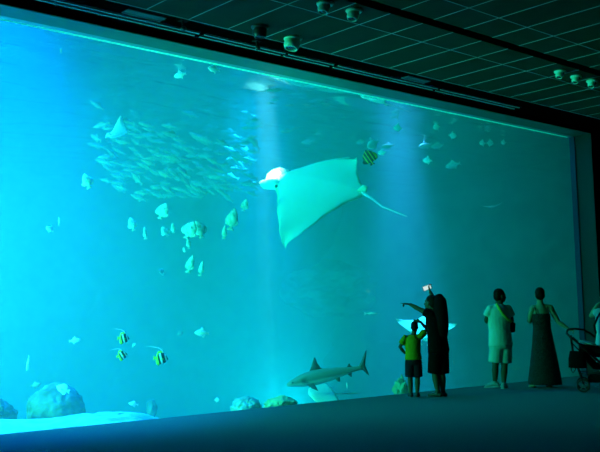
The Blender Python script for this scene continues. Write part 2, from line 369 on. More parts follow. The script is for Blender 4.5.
P=at(376,100.5,10.6); pose_by_axes(o,P,(-1,.28,-.25),(.1,.12,1),26*px_size(P))
o=manta('faint pale ray far off in the dark green water on the right', tail=.7, m=m_pale, bend=.35, detail=False)
P=at(492,207,13.2); pose_by_axes(o,P,(-.25,.1,-1),(1,.12,-.1),11*px_size(P))
o=manta('pale ray with one wing raised above the big school of fish', tail=.4, m=m_white, bend=.4, detail=False)
P=at(119,133.5,12.2); pose_by_axes(o,P,(-.9,-.25,-.5),(.75,.5,-.6),22*px_size(P))
# stingray on the sand below the shark
t=thing('stingray','pale stingray resting over the sand below the shark','ray')
SLE=[(0,.5),(.3,.42),(.6,.2),(.85,-.02),(1,-.15)]; STE=[(0,-.42),(.3,-.42),(.6,-.36),(.85,-.25),(1,-.17)]
link('body',ray_mesh(SLE,STE,.14,.12,24,12),m_white,t)
bm=bmesh.new(); tube(bm,[(-.4,0,.02),(-.8,0,.02),(-1.3,0,.03)],[.03,.018,.006],8); link('tail',bm,m_pale,t)
bm=bmesh.new(); fin(bm,[(-.22,.03),(-.3,.24),(-.35,.26),(-.40,.03)],th=.03); link('dorsal_fin',bm,m_white,t)
P=at(323,394,11.0); pose_by_axes(t,P,(-1,.02,-.35),(-.25,.36,.85),31*px_size(P))
# --- shark
m_shark = ramp_mat('shark_skin','Z',[(0,(.75,.78,.77)),(.468,(.70,.74,.73)),(.488,(.22,.25,.25)),(1,(.30,.34,.34))],.45,const=False)
m_sfin = mat('shark_fin_skin',(.07,.085,.09),.5)
t=thing('shark','grey shark cruising to the left just above the sand with upright dorsal fin','shark')
bm=bmesh.new()
loft(bm,[(.5,-.012,-.022,.006),(.485,.002,-.030,.026),(.45,.016,-.038,.044),(.40,.034,-.047,.056),(.33,.052,-.058,.064),(.25,.066,-.066,.068),(.16,.074,-.071,.068),(.05,.070,-.066,.060),(-.06,.060,-.054,.047),(-.17,.047,-.038,.033),(-.27,.034,-.024,.022),(-.34,.027,-.017,.015),(-.385,.026,-.015,.011),(-.41,.03,-.008,.006)],22); link('body',bm,m_shark,t)
def shark_fin(name,out,y=0,th=.014,M=None):
    bm=bmesh.new(); fin(bm,out,y,th,M); return link(name,bm,m_sfin,t)
shark_fin('dorsal_fin',[(.21,.062),(.165,.12),(.125,.182),(.108,.186),(.098,.13),(.072,.085),(.05,.066)])
shark_fin('second_dorsal_fin',[(-.235,.034),(-.262,.066),(-.275,.066),(-.282,.045),(-.30,.032)])
shark_fin('anal_fin',[(-.225,-.028),(-.262,-.062),(-.274,-.06),(-.275,-.04),(-.285,-.022)])
shark_fin('tail_fin',[(-.37,.022),(-.42,.066),(-.475,.135),(-.505,.165),(-.50,.135),(-.472,.075),(-.452,.02),(-.462,-.03),(-.478,-.085),(-.45,-.062),(-.415,-.022),(-.385,-.012)])
for s in (1,-1):
    shark_fin('pectoral_fin',[(.0,.0),(-.05,-.07),(-.115,-.125),(-.105,-.07),(-.085,0)],M=Matrix.Translation((.27,s*.055,-.045)) @ Matrix.Rotation(s*.95,4,'X'))
    shark_fin('pelvic_fin',[(-.07,-.045),(-.10,-.078),(-.125,-.082),(-.13,-.04)],y=s*.028,th=.01)
    bm=bmesh.new(); ball(bm,(.425,s*.049,-.002),(.009,.006,.009),10); link('eye',bm,m_eye,t)
    for k in range(5):
        bm=bmesh.new(); x=.315-.014*k; tube(bm,[(x,s*.0655,.018),(x-.004,s*.0675,-.005),(x,s*.066,-.028)],[.0022]*3,6); link('gill_slit',bm,m_sfin,t)
place(t,328,375,10.7,182,-10,0,85); t.scale.z*=1.25; t.scale.y*=1.15
# --- bannerfish and other single fish
disc_fish('bannerfish','upper of the two small black and white banded fish with yellow tail','fish',m_band,m_yellow,123.5,338.5,10.6,12,0,-5,pennant=True,group='banded bannerfish',h=.42)
disc_fish('bannerfish','lower of the two small black and white banded fish with yellow tail','fish',m_band,m_yellow,122,355.5,10.6,11,0,12,pennant=True,group='banded bannerfish',h=.40)
disc_fish('bannerfish','larger black and white banded fish with long white pennant, apart to the right','fish',m_band,m_yellow,161,358.5,10.5,15,0,-6,pennant=True,group='banded bannerfish',h=.40)
disc_fish('striped_fish','dark fish with yellow stripes in front of the manta wingtip','fish',m_stripe,m_stripe,369,157.5,10.8,17,165,66,0,h=.40)
def slim(name,label,m,px,py,y,length,head,tilt=0,roll=0,h=.16,w=.08,group=None,fork=.13,eyes=False):
    t=thing(name,label,'fish',group=group)
    bm=bmesh.new(); loft(bm,slim_secs(h,w),14); link('body',bm,m,t)
    bm=bmesh.new(); fin(bm,[(-.34,.035),(-.5,fork),(-.45,0),(-.5,-fork),(-.34,-.035)],th=.02); link('tail_fin',bm,m,t)
    bm=bmesh.new(); fin(bm,[(.14,h*.9),(.02,h*1.75),(-.1,h*1.35),(-.22,h*.5)],th=.02); link('dorsal_fin',bm,m,t)
    bm=bmesh.new(); fin(bm,[(-.02,-h*.9),(-.12,-h*1.6),(-.24,-h*.45)],th=.02); link('anal_fin',bm,m,t)
    for s in (1,-1):
        bm=bmesh.new(); ball(bm,(.40,s*w*.6,.02),(.018,.01,.018),8); link('eye',bm,m_eye,t)
    place(t,px,py,y,head,tilt,roll,length); return t
S=[('pale_fish','white fish near the water surface above the raised-wing ray',m_white,180,75,12,13,180,-14,.24),
('pale_fish','white fish just under the top frame of the glass, left of the light beam',m_white,214,69,11.2,13,200,8,.26),
('pale_fish','slim pale fish swimming alone above the banded fish, left of the big manta',m_pale,202,333,11,15,180,4,.22),
('pale_fish','small pale fish low on the left above the sand',m_white,75,340.5,11,12,0,6,.2),
('pale_fish','white fish with dark markings below the dark blue beam on the right',m_white,427.5,160.5,11.5,10,170,5,.3),
('silver_fish','slim green fish in the dark water right of the white marked fish',m_pale,453,165,12.5,16,180,-14,.2),
('silver_fish','dull green fish at the edge of the beam, above and left of the slim one',m_silver,437.5,146,13,14,178,-8,.2),
('silver_fish','dull green fish beside the beam, left of its twin',m_silver,425,145.5,13.6,14,182,-10,.2),
('pale_fish','pale rounded fish below the ray tail near the surface',m_pale,398,128,12.5,10,190,5,.34),
('pale_fish','pale fish with raised tail just above the striped fish',m_pale,373,144,12.4,17,215,-28,.26),
('pale_fish','small bright green fish touching the right side of the striped fish',m_white,382,152.5,12,9,175,-8,.26),
('silver_fish','dim fish to the right of the pale fish above the striped one',m_silver,388,146,13.8,14,178,-6,.18),
('silver_fish','dim fish left of the pale fish above the manta wing',m_silver,361,142,13.8,11,178,-10,.2),
('pale_fish','rounded green fish at the top of the dark water, left one of a pair',m_pale,436.5,127,12.2,8,190,-10,.36),
('pale_fish','rounded green fish at the top of the dark water, right one of a pair',m_pale,452.5,135.5,12.2,9,10,-5,.34),
('pale_fish','leftmost of three small green fish under the right end of the top frame',m_pale,482.5,143,12.2,7,190,0,.36),
('pale_fish','middle of three small green fish under the right end of the top frame',m_pale,490,143,12.2,8,10,0,.36),
('pale_fish','rightmost of three small green fish under the right end of the top frame',m_pale,503.5,142.5,12.2,6,190,0,.36),
('pale_fish','eel-shaped pale fish hanging upright above the left boulder',m_pale,28,363.5,11.5,17,120,-64,.09),
('pale_fish','pale fish just above the top of the left boulder',m_silver,36,385,11.4,11,0,12,.2),
('pale_fish','white fish with spread fins low over the sand, left of the dark patch',m_white,133.5,404,10.9,10,185,12,.2),
('pale_fish','pale fish near the sand at the foot of the middle rock',m_white,217,400,11,6,0,0,.3),
('silver_fish','faint fish right of the upper banded fish',m_silver,134,345,12.5,7,150,-40,.2),
('silver_fish','faint small fish right of and above the banded fish pair',m_silver,180,334,13,7,20,30,.3),
('pale_fish','small pale fish by the upper left edge of the tank',m_silver,61,51,11.2,7,120,60,.3),
('pale_fish','pale fish tilted in the dark water left of the boulder fish',m_pale,50,229,12,9,200,35,.28),
('silver_fish','dark fish on the bright left side of the tank',m_grey,59,222,12,11,110,65,.22),
('pale_fish','narrow pale fish hanging below the shark tail over the sand',m_white,347,386,10.9,8,90,70,.28),
('pale_fish','thin white fish high above the shark tail',m_white,371,313.5,11,14,0,0,.06),
('pale_fish','small pale fish beside the standing man, low on the glass',m_silver,454,363,11.5,6,100,60,.2),
('silver_fish','faint slim fish low in the dark water right of the man in white',m_silver,516,369,12,11,0,0,.09),
('silver_fish','faint slim fish behind the knees of the man in white',m_silver,512,358,12,8,10,-20,.09)]
for nm,lb,m,px,py,y,L,hd,tl,h in S: slim(nm,lb,m,px,py,y,L,hd,tl,0,h)
disc_fish('angelfish','white fish with swept angular fins hovering over the left boulder','fish',m_white,m_pale,63,389,11.2,15,172,22,h=.30,w=.07)
# batfish hanging nose-down or upright in the middle water
B=[('pale oval batfish on the left edge of the green water',87,181,12.5,14,100,72,.30),
('grey green batfish highest of the loose group left of the manta',163,211,12.8,15,80,66,.34),
('small batfish left of the loose group, above its dim neighbour',132,224,13,12,100,75,.28),
('thin edge-on batfish beside the small left batfish',145,233,13.2,11,92,84,.14),
('small batfish below the highest of the loose group',165,231.5,13.2,10,95,60,.34),
('thin batfish left of the overlapping bright pair',173,228,13.4,9,95,84,.2),
('left of the two overlapping bright batfish',190,230,12.2,17,75,62,.36),
('right of the two overlapping bright batfish',199,229.5,12.6,16,110,70,.34),
('slim batfish right below the overlapping bright pair',188.5,243.5,12.8,9,95,84,.2),
('pale batfish low and left of the lower two',184,250,13,8,10,-30,.24),
('left of the two lower slanted batfish',190.5,264,12.4,16,80,72,.2),
('right of the two lower slanted batfish',201.5,268.5,12.6,13,85,80,.16),
('tall pale batfish in the beam left of the manta wing',232.5,219,12.6,20,88,78,.24),
('slim batfish beside the tall one in the beam',224.5,232,12.8,12,88,84,.16),
('faint batfish at the bottom of the loose group',162,272,13.2,10,170,10,.26),
('faint batfish below the glowing head of the manta',245,205,13.4,11,90,75,.26)]
for i,(lb,px,py,y,L,hd,tl,h) in enumerate(B):
    disc_fish('batfish',lb,'fish',m_bat,m_bat,px,py,y-.6,L*1.15,(0 if hd<=90 else 180)+(hd-90)*.8,tl,0,h=h,group='batfish left of the manta',eyes=L>14)
# --- the school under the surface: each fish an object, sharing mesh data
school=[link('schooling_fish',slim_fish_bm(h_,.07),m_silver) for h_ in (.13,.15,.115)]
for q in school: tag(q,'slim silver fish in the dense school below the surface, left of the manta','fish','silver fish of the big school')
rs=random.Random(11); used=[]; placed=[]
b0=Vector((h_.x-.9,h_.y-.8,9.0)); bd=(h_-b0).normalized()
def in_beam(Q): return (Q-b0-bd*(Q-b0).dot(bd)).length<.75
def sch(px,py,y,L,hd,tl,i,first=[0]):
    if first[0]<3: o=school[first[0]]; first[0]+=1
    else: o=school[i%3].copy(); C.objects.link(o)
    place(o,px,py,y,hd,tl,rs.uniform(-25,25),L); return o
n=0
while n<150:
    u=rs.random(); px=96+u*160; mid=148+22*math.sin(u*2.6); py=rs.gauss(mid,20)
    if not (103<py<198): continue
    if any((px-a)**2+((py-b)*1.8)**2<60 for a,b in used): 
        if rs.random()>.12: continue
    yy=rs.uniform(13.2,16.5); Q=at(px,py,yy)
    if in_beam(Q) or any((Q-z).length<.3 for z in placed): continue
    placed.append(Q); used.append((px,py)); sch(px,py,yy,rs.uniform(12,20),180+rs.gauss(0,14),rs.gauss(20,13),n); n+=1
top=school[0].copy(); C.objects.link(top)
tag(top,'small silver fish in the loose shoal right under the surface, above the manta','fish','small fish under the surface above the manta'); place(top,292,97,12.5,178,3,0,10)
for k in range(30):
    tx,ty,tz=rs.uniform(268,332),rs.uniform(86,108),rs.uniform(12,14)
    if in_beam(at(tx,ty,tz)): continue
    o=top.copy(); C.objects.link(o); place(o,tx,ty,tz,rs.choice((0,180))+rs.gauss(0,10),rs.gauss(0,6),rs.uniform(-20,20),rs.uniform(6,11))
low=school[1].copy(); C.objects.link(low)
tag(low,'dim fish in the loose group between the school and the manta wing','fish','dim fish above the manta'); place(low,287,131,13,180,-4,0,14)
for px,py,L in ((308,142,15),(246,128,10),(252,137,10),(296,128,9),(246,143,12),(318,134,9),(255,120,9)):
    o=low.copy(); C.objects.link(o); place(o,px,py,rs.uniform(12.8,14),180+rs.gauss(0,12),rs.gauss(-5,8),0,L)
# --- rocks
m_rock3 = mat('pale_rock',(.25,.32,.29),.9,noise_scale=2.6,col2=(.50,.56,.50),bump=1,bscale=7)
m_rock = mat('sea_rock',(.05,.07,.07),.9,noise_scale=2.2,col2=(.17,.22,.2),bump=1,bscale=7)
m_rock2 = mat('algae_rock',(.38,.42,.22),.9,noise_scale=3.5,col2=(.62,.64,.40),bump=1,bscale=9)
def rock(label,px,py,y,rx,rz,m,ry=None,seed=0,amp=.2,fine=.06,cat='rock',name='rock'):
    P=at(px,py,y); s=px_size(P); bm=bmesh.new()
    bmesh.ops.create_icosphere(bm,subdivisions=5,radius=1)
    for v in bm.verts:
        q=v.co*1.5+Vector((seed*3.1,seed,0)); d=1+amp*noise.fractal(q,1,2,5)+fine*noise.fractal(q*4,1,2,3)
        v.co=Vector((v.co.x*d*rx*s,v.co.y*d*(ry or rx*.8)*s,v.co.z*d*rz*s))
    o=link(name,bm,m,loc=P); o.rotation_euler=(0,0,-YAW); return tag(o,label,cat)
rock('big round boulder on the sand at the far left',56,412,12.0,29,28,m_rock,seed=1,amp=.06,fine=.035)
rock('boulder cut off by the left end of the glass',-8,420,12.0,22,22,m_rock,seed=2)
rock('low flat rock on the sand right of the big boulder',108,417,10.7,18,5,m_rock3,seed=3)
rock('low rounded rock on the sand left of the yellowish one',246,407,11.0,15,10,m_rock3,seed=4)
rock('yellowish algae covered rock beside the low rounded rock',281,404,10.4,16,7.5,m_rock2,seed=5)
rock('dark low rock on the sand between the banded fish and middle rocks',152,409,12.6,5,9,m_rock,seed=6)
rock('pale coral clump on the sand behind the legs of the boy',401,393,10.6,7,14,m_rock2,seed=7,cat='coral',name='coral_clump',amp=.45)
rock('dark rock outcrop deep in the water below the manta',330,290,19.5,46,26,m_rock,seed=8)
# ================================================================ PEOPLE
def bake(bm, voxel, smooth=4, name='body', m=None, parent=None):
    """closed pieces fused into one continuous skin"""
    me=bpy.data.meshes.new('tmp'); bmesh.ops.recalc_face_normals(bm,faces=bm.faces); bm.to_mesh(me); bm.free()
    o=bpy.data.objects.new('tmp',me); C.objects.link(o)
    r=o.modifiers.new('r','REMESH'); r.mode='VOXEL'; r.voxel_size=voxel
    if smooth: s=o.modifiers.new('s','SMOOTH'); s.factor=.5; s.iterations=smooth
    dg=bpy.context.evaluated_depsgraph_get(); ev=o.evaluated_get(dg); nm=bpy.data.meshes.new_from_object(ev)
    bpy.data.objects.remove(o); bpy.data.meshes.remove(me); nm.name=name
    nm.materials.clear()
    for ms in (m if isinstance(m,(list,tuple)) else [m]): nm.materials.append(ms)
    for p in nm.polygons: p.use_smooth=True
    q=bpy.data.objects.new(name,nm); C.objects.link(q)
    if parent: q.parent=parent
    return q
V=Vector
def hand(bm, W, d, k, pose, up=V((0,0,1)), thumb=None):
    """palm, four unequal fingers and a thumb; W wrist, d direction, k scale"""
    d=d.normalized(); s=d.cross(up)
    if s.length<.05: s=d.cross(V((0,1,0)))
    s.normalize(); n=s.cross(d)
    tube(bm,[W-d*.01*k,W+d*.03*k,W+d*.085*k],[(.024*k,.018*k),(.038*k,.016*k),(.040*k,.014*k)],10,side=s)
    L=[.066,.076,.070,.054]
    for i in range(4):
        b=W+d*.085*k+s*((i-1.5)*.021*k); l=L[i]*k
        curl={'flat':.15,'relax':.5,'grip':1.25,'point':(.05 if i==0 else 1.45)}[pose]
        a1,a2,a3=curl*.5,curl*1.2,curl*1.8
        p=[b]
        for a,f in ((a1,.45),(a2,.32),(a3,.23)):
            p.append(p[-1]+(d*math.cos(a)-n*math.sin(a))*l*f)
        tube(bm,p,[.0098*k,.0094*k,.0088*k,.0078*k],8)
    ts=thumb or -1
    b=W+d*.03*k+s*ts*.03*k
    tube(bm,[b,b+(d*.6+s*ts*.75-n*.2).normalized()*.034*k,b+(d*.9+s*ts*.4-n*.35).normalized()*.064*k],[.012*k,.011*k,.0085*k],8)
def head(bm, c, k, az, tilt=0, detail=1):
    """skull, face, nose, ears, chin. az: facing angle, 0 = +Y, positive to -X"""
    R=(Matrix.Rotation(az,3,'Z') @ Matrix.Rotation(tilt,3,'X'))
    f=lambda x,y,z: c+R@V((x*k,y*k,z*k))
    ball(bm,f(0,-.012,.03),(.077*k,.096*k,.092*k),20,R)
    ball(bm,f(0,.022,-.035),(.062*k,.072*k,.080*k),18,R)
    ball(bm,f(0,.062,-.082),(.030*k,.026*k,.024*k),12,R)
    tube(bm,[f(0,.086,.012),f(0,.102,-.012),f(0,.112,-.030),f(0,.098,-.040)],[(.010*k,.010*k),(.012*k,.012*k),(.017*k,.013*k),(.012*k,.008*k)],8)
    for s in (1,-1):
        ball(bm,f(s*.078,-.005,-.012),(.011*k,.022*k,.033*k),10,R)
        tube(bm,[f(s*.015,.083,.024),f(s*.035,.082,.028),f(s*.055,.068,.024)],[.011*k]*3,6)   # brows
    tube(bm,[f(-.022,.088,-.060),f(0,.096,-.058),f(.022,.088,-.060)],[.008*k]*3,6); tube(bm,[f(-.02,.086,-.070),f(0,.093,-.070),f(.02,.086,-.070)],[.008*k]*3,6)
    return f
def face_parts(t, f, k):
    for s in (1,-1):
        bm=bmesh.new(); ball(bm,f(s*.033,.080,.004),.0125*k,10); link('eye',bm,m_eyew,t)
m_eyew=mat('eye_ball',(.35,.33,.31),.25)
SK=mat('skin',(.30,.24,.14),.6,spec=.2); SK2=mat('dark_skin',(.12,.07,.04),.6,spec=.15)
HAIR=mat('dark_hair',(.005,.005,.004),.7,bump=.5,bscale=60,spec=.1)
def frame(bm_list): pass
def person(label, loc, k, J, skin, group=None, turn=0):
    """J: joints in metres (x image right, y away, z up) for a person k times the adult size"""
    t=thing('person',label,'person',loc,turn-math.atan2(loc[0],loc[1]),group=group)
    bm=bmesh.new(); g=lambda n: V(J[n])
    pel,che,nek,hed=g('pelvis'),g('chest'),g('neck'),g('head')
    side=(g('shR')-g('shL')).normalized(); hs=(g('hipR')-g('hipL')).normalized()
    w=J.get('w',1.0)*k; dp=J.get('d',1.0)*k
    mid=pel.lerp(che,.5)
    tube(bm,[pel-V((0,0,.06*k)),pel,mid,che,che.lerp(nek,.55),nek],[(.155*w,.105*dp),(.165*w,.115*dp),(.140*w,.100*dp),(.165*w,.112*dp),(.150*w,.09*dp),(.06*w,.06*dp)],18,side=(side+hs).normalized())
    tube(bm,[che.lerp(nek,.6),nek,hed-V((0,0,.06*k))],[.062*k,.054*k,.052*k],12)
    f=head(bm,hed,k,J.get('az',0),J.get('tilt',0))
    for s in 'LR':
        tube(bm,[che.lerp(nek,.9)-V((0,0,.01*k)),che.lerp(nek,.7).lerp(g('sh'+s),.5),g('sh'+s)],[.045*k,.052*k,.05*k],12)
        sh,el,wr=g('sh'+s),g('el'+s),g('wr'+s)
        root=che.lerp(nek,.45).lerp(sh,.6)
        tube(bm,[root,sh,sh.lerp(el,.5),el,el.lerp(wr,.35),wr],[.055*k,.056*k,.047*k,.038*k,.040*k,.026*k],12)
        hd=V(J.get('hd'+s,wr-el)); hand(bm,wr,hd,k*J.get('hk',1),J.get('pose'+s,'relax'),V(J.get('hu'+s,(0,0,1))),J.get('th'+s))
        hp,kn,an=g('hip'+s),g('kn'+s),g('an'+s)
        tube(bm,[hp+V((0,0,.04*k)),hp.lerp(kn,.35),kn,kn.lerp(an,.33),an],[.088*k,.078*k,.054*k,.058*k,.036*k],14)
        fd=V(J.get('fd'+s,(0,1,0))).normalized()
        tube(bm,[an-fd*.045*k-V((0,0,.045*k)),an+fd*.04*k-V((0,0,.035*k)),an+fd*.14*k-V((0,0,.055*k))],[(.033*k,.03*k),(.038*k,.032*k),(.04*k,.02*k)],10)
        tube(bm,[an,an-V((0,0,.045*k))],[.036*k,.034*k],10)
    body=bake(bm,.0085*max(.8,k),3,'body',skin,t)
    face_parts(t,f,k)
    return t,f
def shirt(t, J, k, m, hem, sl=.45, name='shirt', ease=.016, w2=1.0):
    g=lambda n: V(J[n]); pel,che,nek=g('pelvis'),g('chest'),g('neck'); w=J.get('w',1)*k; dp=J.get('d',1)*k; e=ease
    side=((g('shR')-g('shL')).normalized()+(g('hipR')-g('hipL')).normalized()).normalized()
    bm=bmesh.new(); mid=pel.lerp(che,.5); ax=(mid-pel)
    bot=pel+ (pel-mid)*((pel.z-hem)/max(.01,(mid.z-pel.z)))
    tube(bm,[bot,pel.lerp(bot,.4) if hem<pel.z else bot.lerp(mid,.3),mid,che,che.lerp(nek,.55),nek-V((0,0,.02*k))],[((.178*w+e)*w2,.130*dp+e),((.172*w+e)*w2,.126*dp+e),(.152*w+e,.112*dp+e),(.168*w+e,.115*dp+e),(.158*w+e,.094*dp+e),(.072*w+e*.3,.068*dp+e*.3)],20,side=side,dome=.12)
    for s in 'LR':
        sh,el=g('sh'+s),g('el'+s); root=che.lerp(nek,.45).lerp(sh,.5)
        tube(bm,[root,sh,sh.lerp(el,sl*.6),sh.lerp(el,sl)],[.064*k,.060*k+e*.4,.054*k+e*.8,.050*k+e*1.2],14,dome=.3)
        tube(bm,[che.lerp(nek,.85)-V((0,0,.02*k)),che.lerp(nek,.66).lerp(sh,.5),sh],[.056*k,.066*k,.060*k+e*.4],12)
    o=bake(bm,.010*max(.8,k),3,name,m,t); return o
def pants(t, J, k, m, frac, name='shorts', ease=.014, top=.06):
    """frac: 1 = hem at the knee, 2 = at the ankle"""
    g=lambda n: V(J[n]); pel=g('pelvis'); w=J.get('w',1)*k; dp=J.get('d',1)*k; e=ease
    bm=bmesh.new(); hs=(g('hipR')-g('hipL')).normalized()
    tube(bm,[pel-V((0,0,.08*k)),pel,pel+V((0,0,top*k))],[(.160*w+e,.112*dp+e),(.168*w+e,.118*dp+e),(.158*w+e,.112*dp+e)],18,side=hs,dome=.12)
    for s in 'LR':
        hp,kn,an=g('hip'+s),g('kn'+s),g('an'+s)
        if frac<=1: p=[hp+V((0,0,.03*k)),hp.lerp(kn,.4*frac),hp.lerp(kn,frac)]; r=[.092*k+e,.088*k+e*1.3,.078*k+e*1.7]
        else:
            p=[hp+V((0,0,.03*k)),hp.lerp(kn,.4),kn,kn.lerp(an,.5),kn.lerp(an,min(1,frac-1))]; r=[.092*k+e,.084*k+e,.066*k+e,.060*k+e,.054*k+e]
        tube(bm,p,r,16,dome=.1)
    return bake(bm,.010*max(.8,k),3,name,m,t)
def shoes(t, J, k, m, msole, lift={}):
    for s in 'LR':
        an=V(J['an'+s]); fd=V(J.get('fd'+s,(0,1,0))).normalized(); dn=V((0,0,1)); sd=fd.cross(dn).normalized(); dn=sd.cross(fd)
        heel=an-fd*.055*k-dn*.045*k; bm=bmesh.new()
        tube(bm,[heel,an+fd*.03*k-dn*.035*k,an+fd*.12*k-dn*.052*k,an+fd*.165*k-dn*.06*k],[(.040*k,.038*k),(.044*k,.043*k),(.046*k,.032*k),(.036*k,.024*k)],12,side=sd)
        tube(bm,[an+dn*.015*k,an-dn*.05*k],[.045*k,.045*k],12,side=sd,dome=.1)
        sh=bake(bm,.008,2,'shoe',m,t)
        bm=bmesh.new(); tube(bm,[an-fd*.075*k-dn*.082*k,an+fd*.03*k-dn*.082*k,an+fd*.12*k-dn*.084*k,an+fd*.19*k-dn*.08*k],[(.040*k,.012*k),(.044*k,.012*k),(.048*k,.012*k),(.034*k,.012*k)],12,side=sd,dome=.6); link('sole',bm,msole,sh)
        bm=bmesh.new()
        for i in range(3):
            c=an+fd*(.055+.025*i)*k+dn*(.008-.012*i)*k; tube(bm,[c-sd*.026*k-dn*.008*k,c,c+sd*.026*k-dn*.008*k],[.005*k]*3,6)
        link('laces',bm,msole,sh)
def hair(t, f, k, m, style='short', J=None):
    bm=bmesh.new(); R=Matrix.Rotation(J.get('az',0),3,'Z') @ Matrix.Rotation(J.get('tilt',0),3,'X')
    ball(bm,f(0,-.022,.045),(.083*k,.098*k,.090*k),20,R)
    ball(bm,f(0,-.055,-.005),(.078*k,.062*k,.085*k),18,R)
    if style=='bun':
        ball(bm,f(0,-.062,.09),(.05*k,.05*k,.042*k),14,R); ball(bm,f(0,-.05,-.01),(.082*k,.07*k,.08*k),16,R)
    if style=='bob':
        ball(bm,f(0,-.04,-.04),(.088*k,.08*k,.10*k),18,R)
    return bake(bm,.008,2,'hair',m,t)
def KP(x0,y0,k,m):
    """photo point of a standing person -> local metres (depth given apart)"""
    return lambda px,py,y=0: V(((px-x0+(y0-py)*k)*m, y, (y0-py)*m))
def base(px,py):
    d=ray(px,py); return V((0,0,H))+d*(-H/d.z)
# ---- boy
m_olive=mat('olive_shirt',(.42,.24,.01),.9,bump=.6,bscale=16,spec=.05); m_navy=mat('navy_cloth',(.008,.012,.02),.9,bump=.3,bscale=25,spec=.05); m_blk=mat('black_cloth',(.003,.0035,.004),.9,bump=.3,bscale=25,spec=.05)
m_shoe=mat('dark_shoe',(.02,.02,.022),.6); m_sole=mat('pale_sole',(.45,.45,.43),.6); m_soled=mat('dark_sole',(.05,.05,.05),.6)
P=base(413.5,397); K=KP(413.5,397,.034,px_size(P)*.995); k=.68
J=dict(pelvis=K(413.5,361),chest=K(412.7,344),neck=K(413.6,334.5),head=K(414.6,327.3,.01),shL=K(405.2,337.5),shR=K(420.3,337),elL=K(399.8,347,-.02),wrL=K(405.0,353.6,.03),hdL=(.09,.03,-.01),poseL='relax',elR=K(427.0,329.5,.04),wrR=K(420.5,321.8,.03),hdR=(-.10,.0,.015),poseR='flat',huR=(0,1,.2),
 hipL=K(410.3,363),hipR=K(416.8,363),knL=K(410.2,379,.01),knR=K(417.6,379,.01),anL=K(411.0,393.2),anR=K(417.3,393.2),fdL=(-.25,1,0),fdR=(.2,1,0),az=.0,tilt=.05,w=.92,d=.95)
t,f=person('boy in an olive T-shirt with one hand on his head, one on his hip',P,k,J,SK2)
hair(t,f,k*1.0,HAIR,'short',J); shirt(t,J,k,m_olive,K(0,359.5).z,.62,ease=.016); pants(t,J,k,m_navy,.86); shoes(t,J,k,m_shoe,m_soled)
# ---- pointing adult with backpack
P=base(439,396.5); K=KP(439,396.5,.036,px_size(P)); k=.92
J=dict(pelvis=K(438.5,349),chest=K(436.0,323),neck=K(434.8,311.5),head=K(430.6,303.0,.02),shL=K(431.2,315.2,-.06),shR=K(441.0,314.5,.06),elL=K(418.6,308.8,-.02),wrL=K(409.8,304.0,.02),hdL=(-.1,.02,.018),poseL='point',thL=-1,elR=K(434.5,300.5,.16),wrR=K(430.0,291.2,.14),hdR=(-.02,.01,.1),poseR='grip',huR=(-1,0,0),
 hipL=K(435.8,352,-.02),hipR=K(441.6,352,.03),knL=K(435.0,373.5,.0),knR=K(442.0,374,.03),anL=K(438.0,392,-.02),anR=K(443.0,392.3,.05),fdL=(-1,.45,0),fdR=(-.7,.8,0),az=1.05,tilt=.1,w=.95,d=1.0)
t,f=person('adult in dark clothes with a big backpack, pointing left and raising a phone',P,k,J,SK2)
hair(t,f,k,HAIR,'short',J); shirt(t,J,k,m_blk,K(0,352).z,.5,ease=.02); pants(t,J,k,m_blk,.98,ease=.022); shoes(t,J,k,m_shoe,m_sole)
bp=bmesh.new(); a=K(442.6,312,-.03)
tube(bp,[K(441.6,337,-.03),K(441.4,326,-.04),K(440.6,312,-.04),K(439.6,300.5,-.03),K(438.2,295.5,-.02)],[(.09,.09),(.105,.12),(.105,.12),(.095,.11),(.055,.06)],18,side=V((.8,.5,0)),dome=.3)
bpo=bake(bp,.011,3,'backpack',m_blk,None)
bpo.location=P; bpo.rotation_euler=(0,0,-math.atan2(P.x,P.y)); tag(bpo,'tall black backpack on the back of the pointing adult','backpack')
# phone in the raised hand
w_=t.matrix_world
ph=boxo('phone',(-.036,.036,-.005,.005,-.07,.07),m_dark,None,bev=.004); M_=Matrix.Translation(P) @ Matrix.Rotation(-math.atan2(P.x,P.y),4,'Z')
ph.matrix_world=M_ @ Matrix.Translation(K(427.2,287.2,.15)) @ Matrix.Rotation(1.25,4,'Y') @ Matrix.Rotation(.35,4,'X')
tag(ph,'phone with a lit screen raised above the head of the pointing adult','phone')
sc_=boxo('screen',(-.031,.031,-.0065,-.005,-.062,.062),mat('phone_screen',(.02,.02,.02),.2,emit=(.75,1,.95),es=.8),ph)
# ---- man in white
m_wt=mat('white_shirt',(.52,.62,.50),.9,bump=.7,bscale=11,spec=.1); m_ws=mat('light_shorts',(.40,.49,.39),.9,bump=.7,bscale=10,spec=.1); m_strap=mat('yellow_green_strap',(.50,.55,.06),.6)
P=base(501.5,388.5); K=KP(501.5,388.5,.042,px_size(P)); k=.94
J=dict(pelvis=K(500.8,344),chest=K(499.0,318),neck=K(499.5,303.5),head=K(500.6,296.3,.01),shL=K(489.4,309.2),shR=K(509.6,309.4),elL=K(486.0,321.0,.02),wrL=K(493.5,322.5,.22),hdL=(.1,.02,.0),elR=K(513.6,321.5,.02),wrR=K(506.5,320.5,.22),hdR=(-.1,.03,0),
 hipL=K(497.0,347),hipR=K(505.2,347),knL=K(495.6,366,.02),knR=K(505.0,367,.01),anL=K(496.6,382.2,.08),anR=K(503.2,383.6,-.02),fdL=(-.75,.65,-.05),fdR=(.55,.8,0),az=-1.4,tilt=.0,w=1.08,d=1.05)
t,f=person('man in a white T-shirt and light shorts with a yellow-green strap across his back',P,k,J,SK2,turn=.38)
hair(t,f,k,HAIR,'short',J); shirt(t,J,k,m_wt,K(0,345.5).z,.55,ease=.024); pants(t,J,k,m_ws,.80,ease=.026); shoes(t,J,k,mat('grey_shoe',(.25,.27,.26),.6),m_sole)
bm=bmesh.new(); 
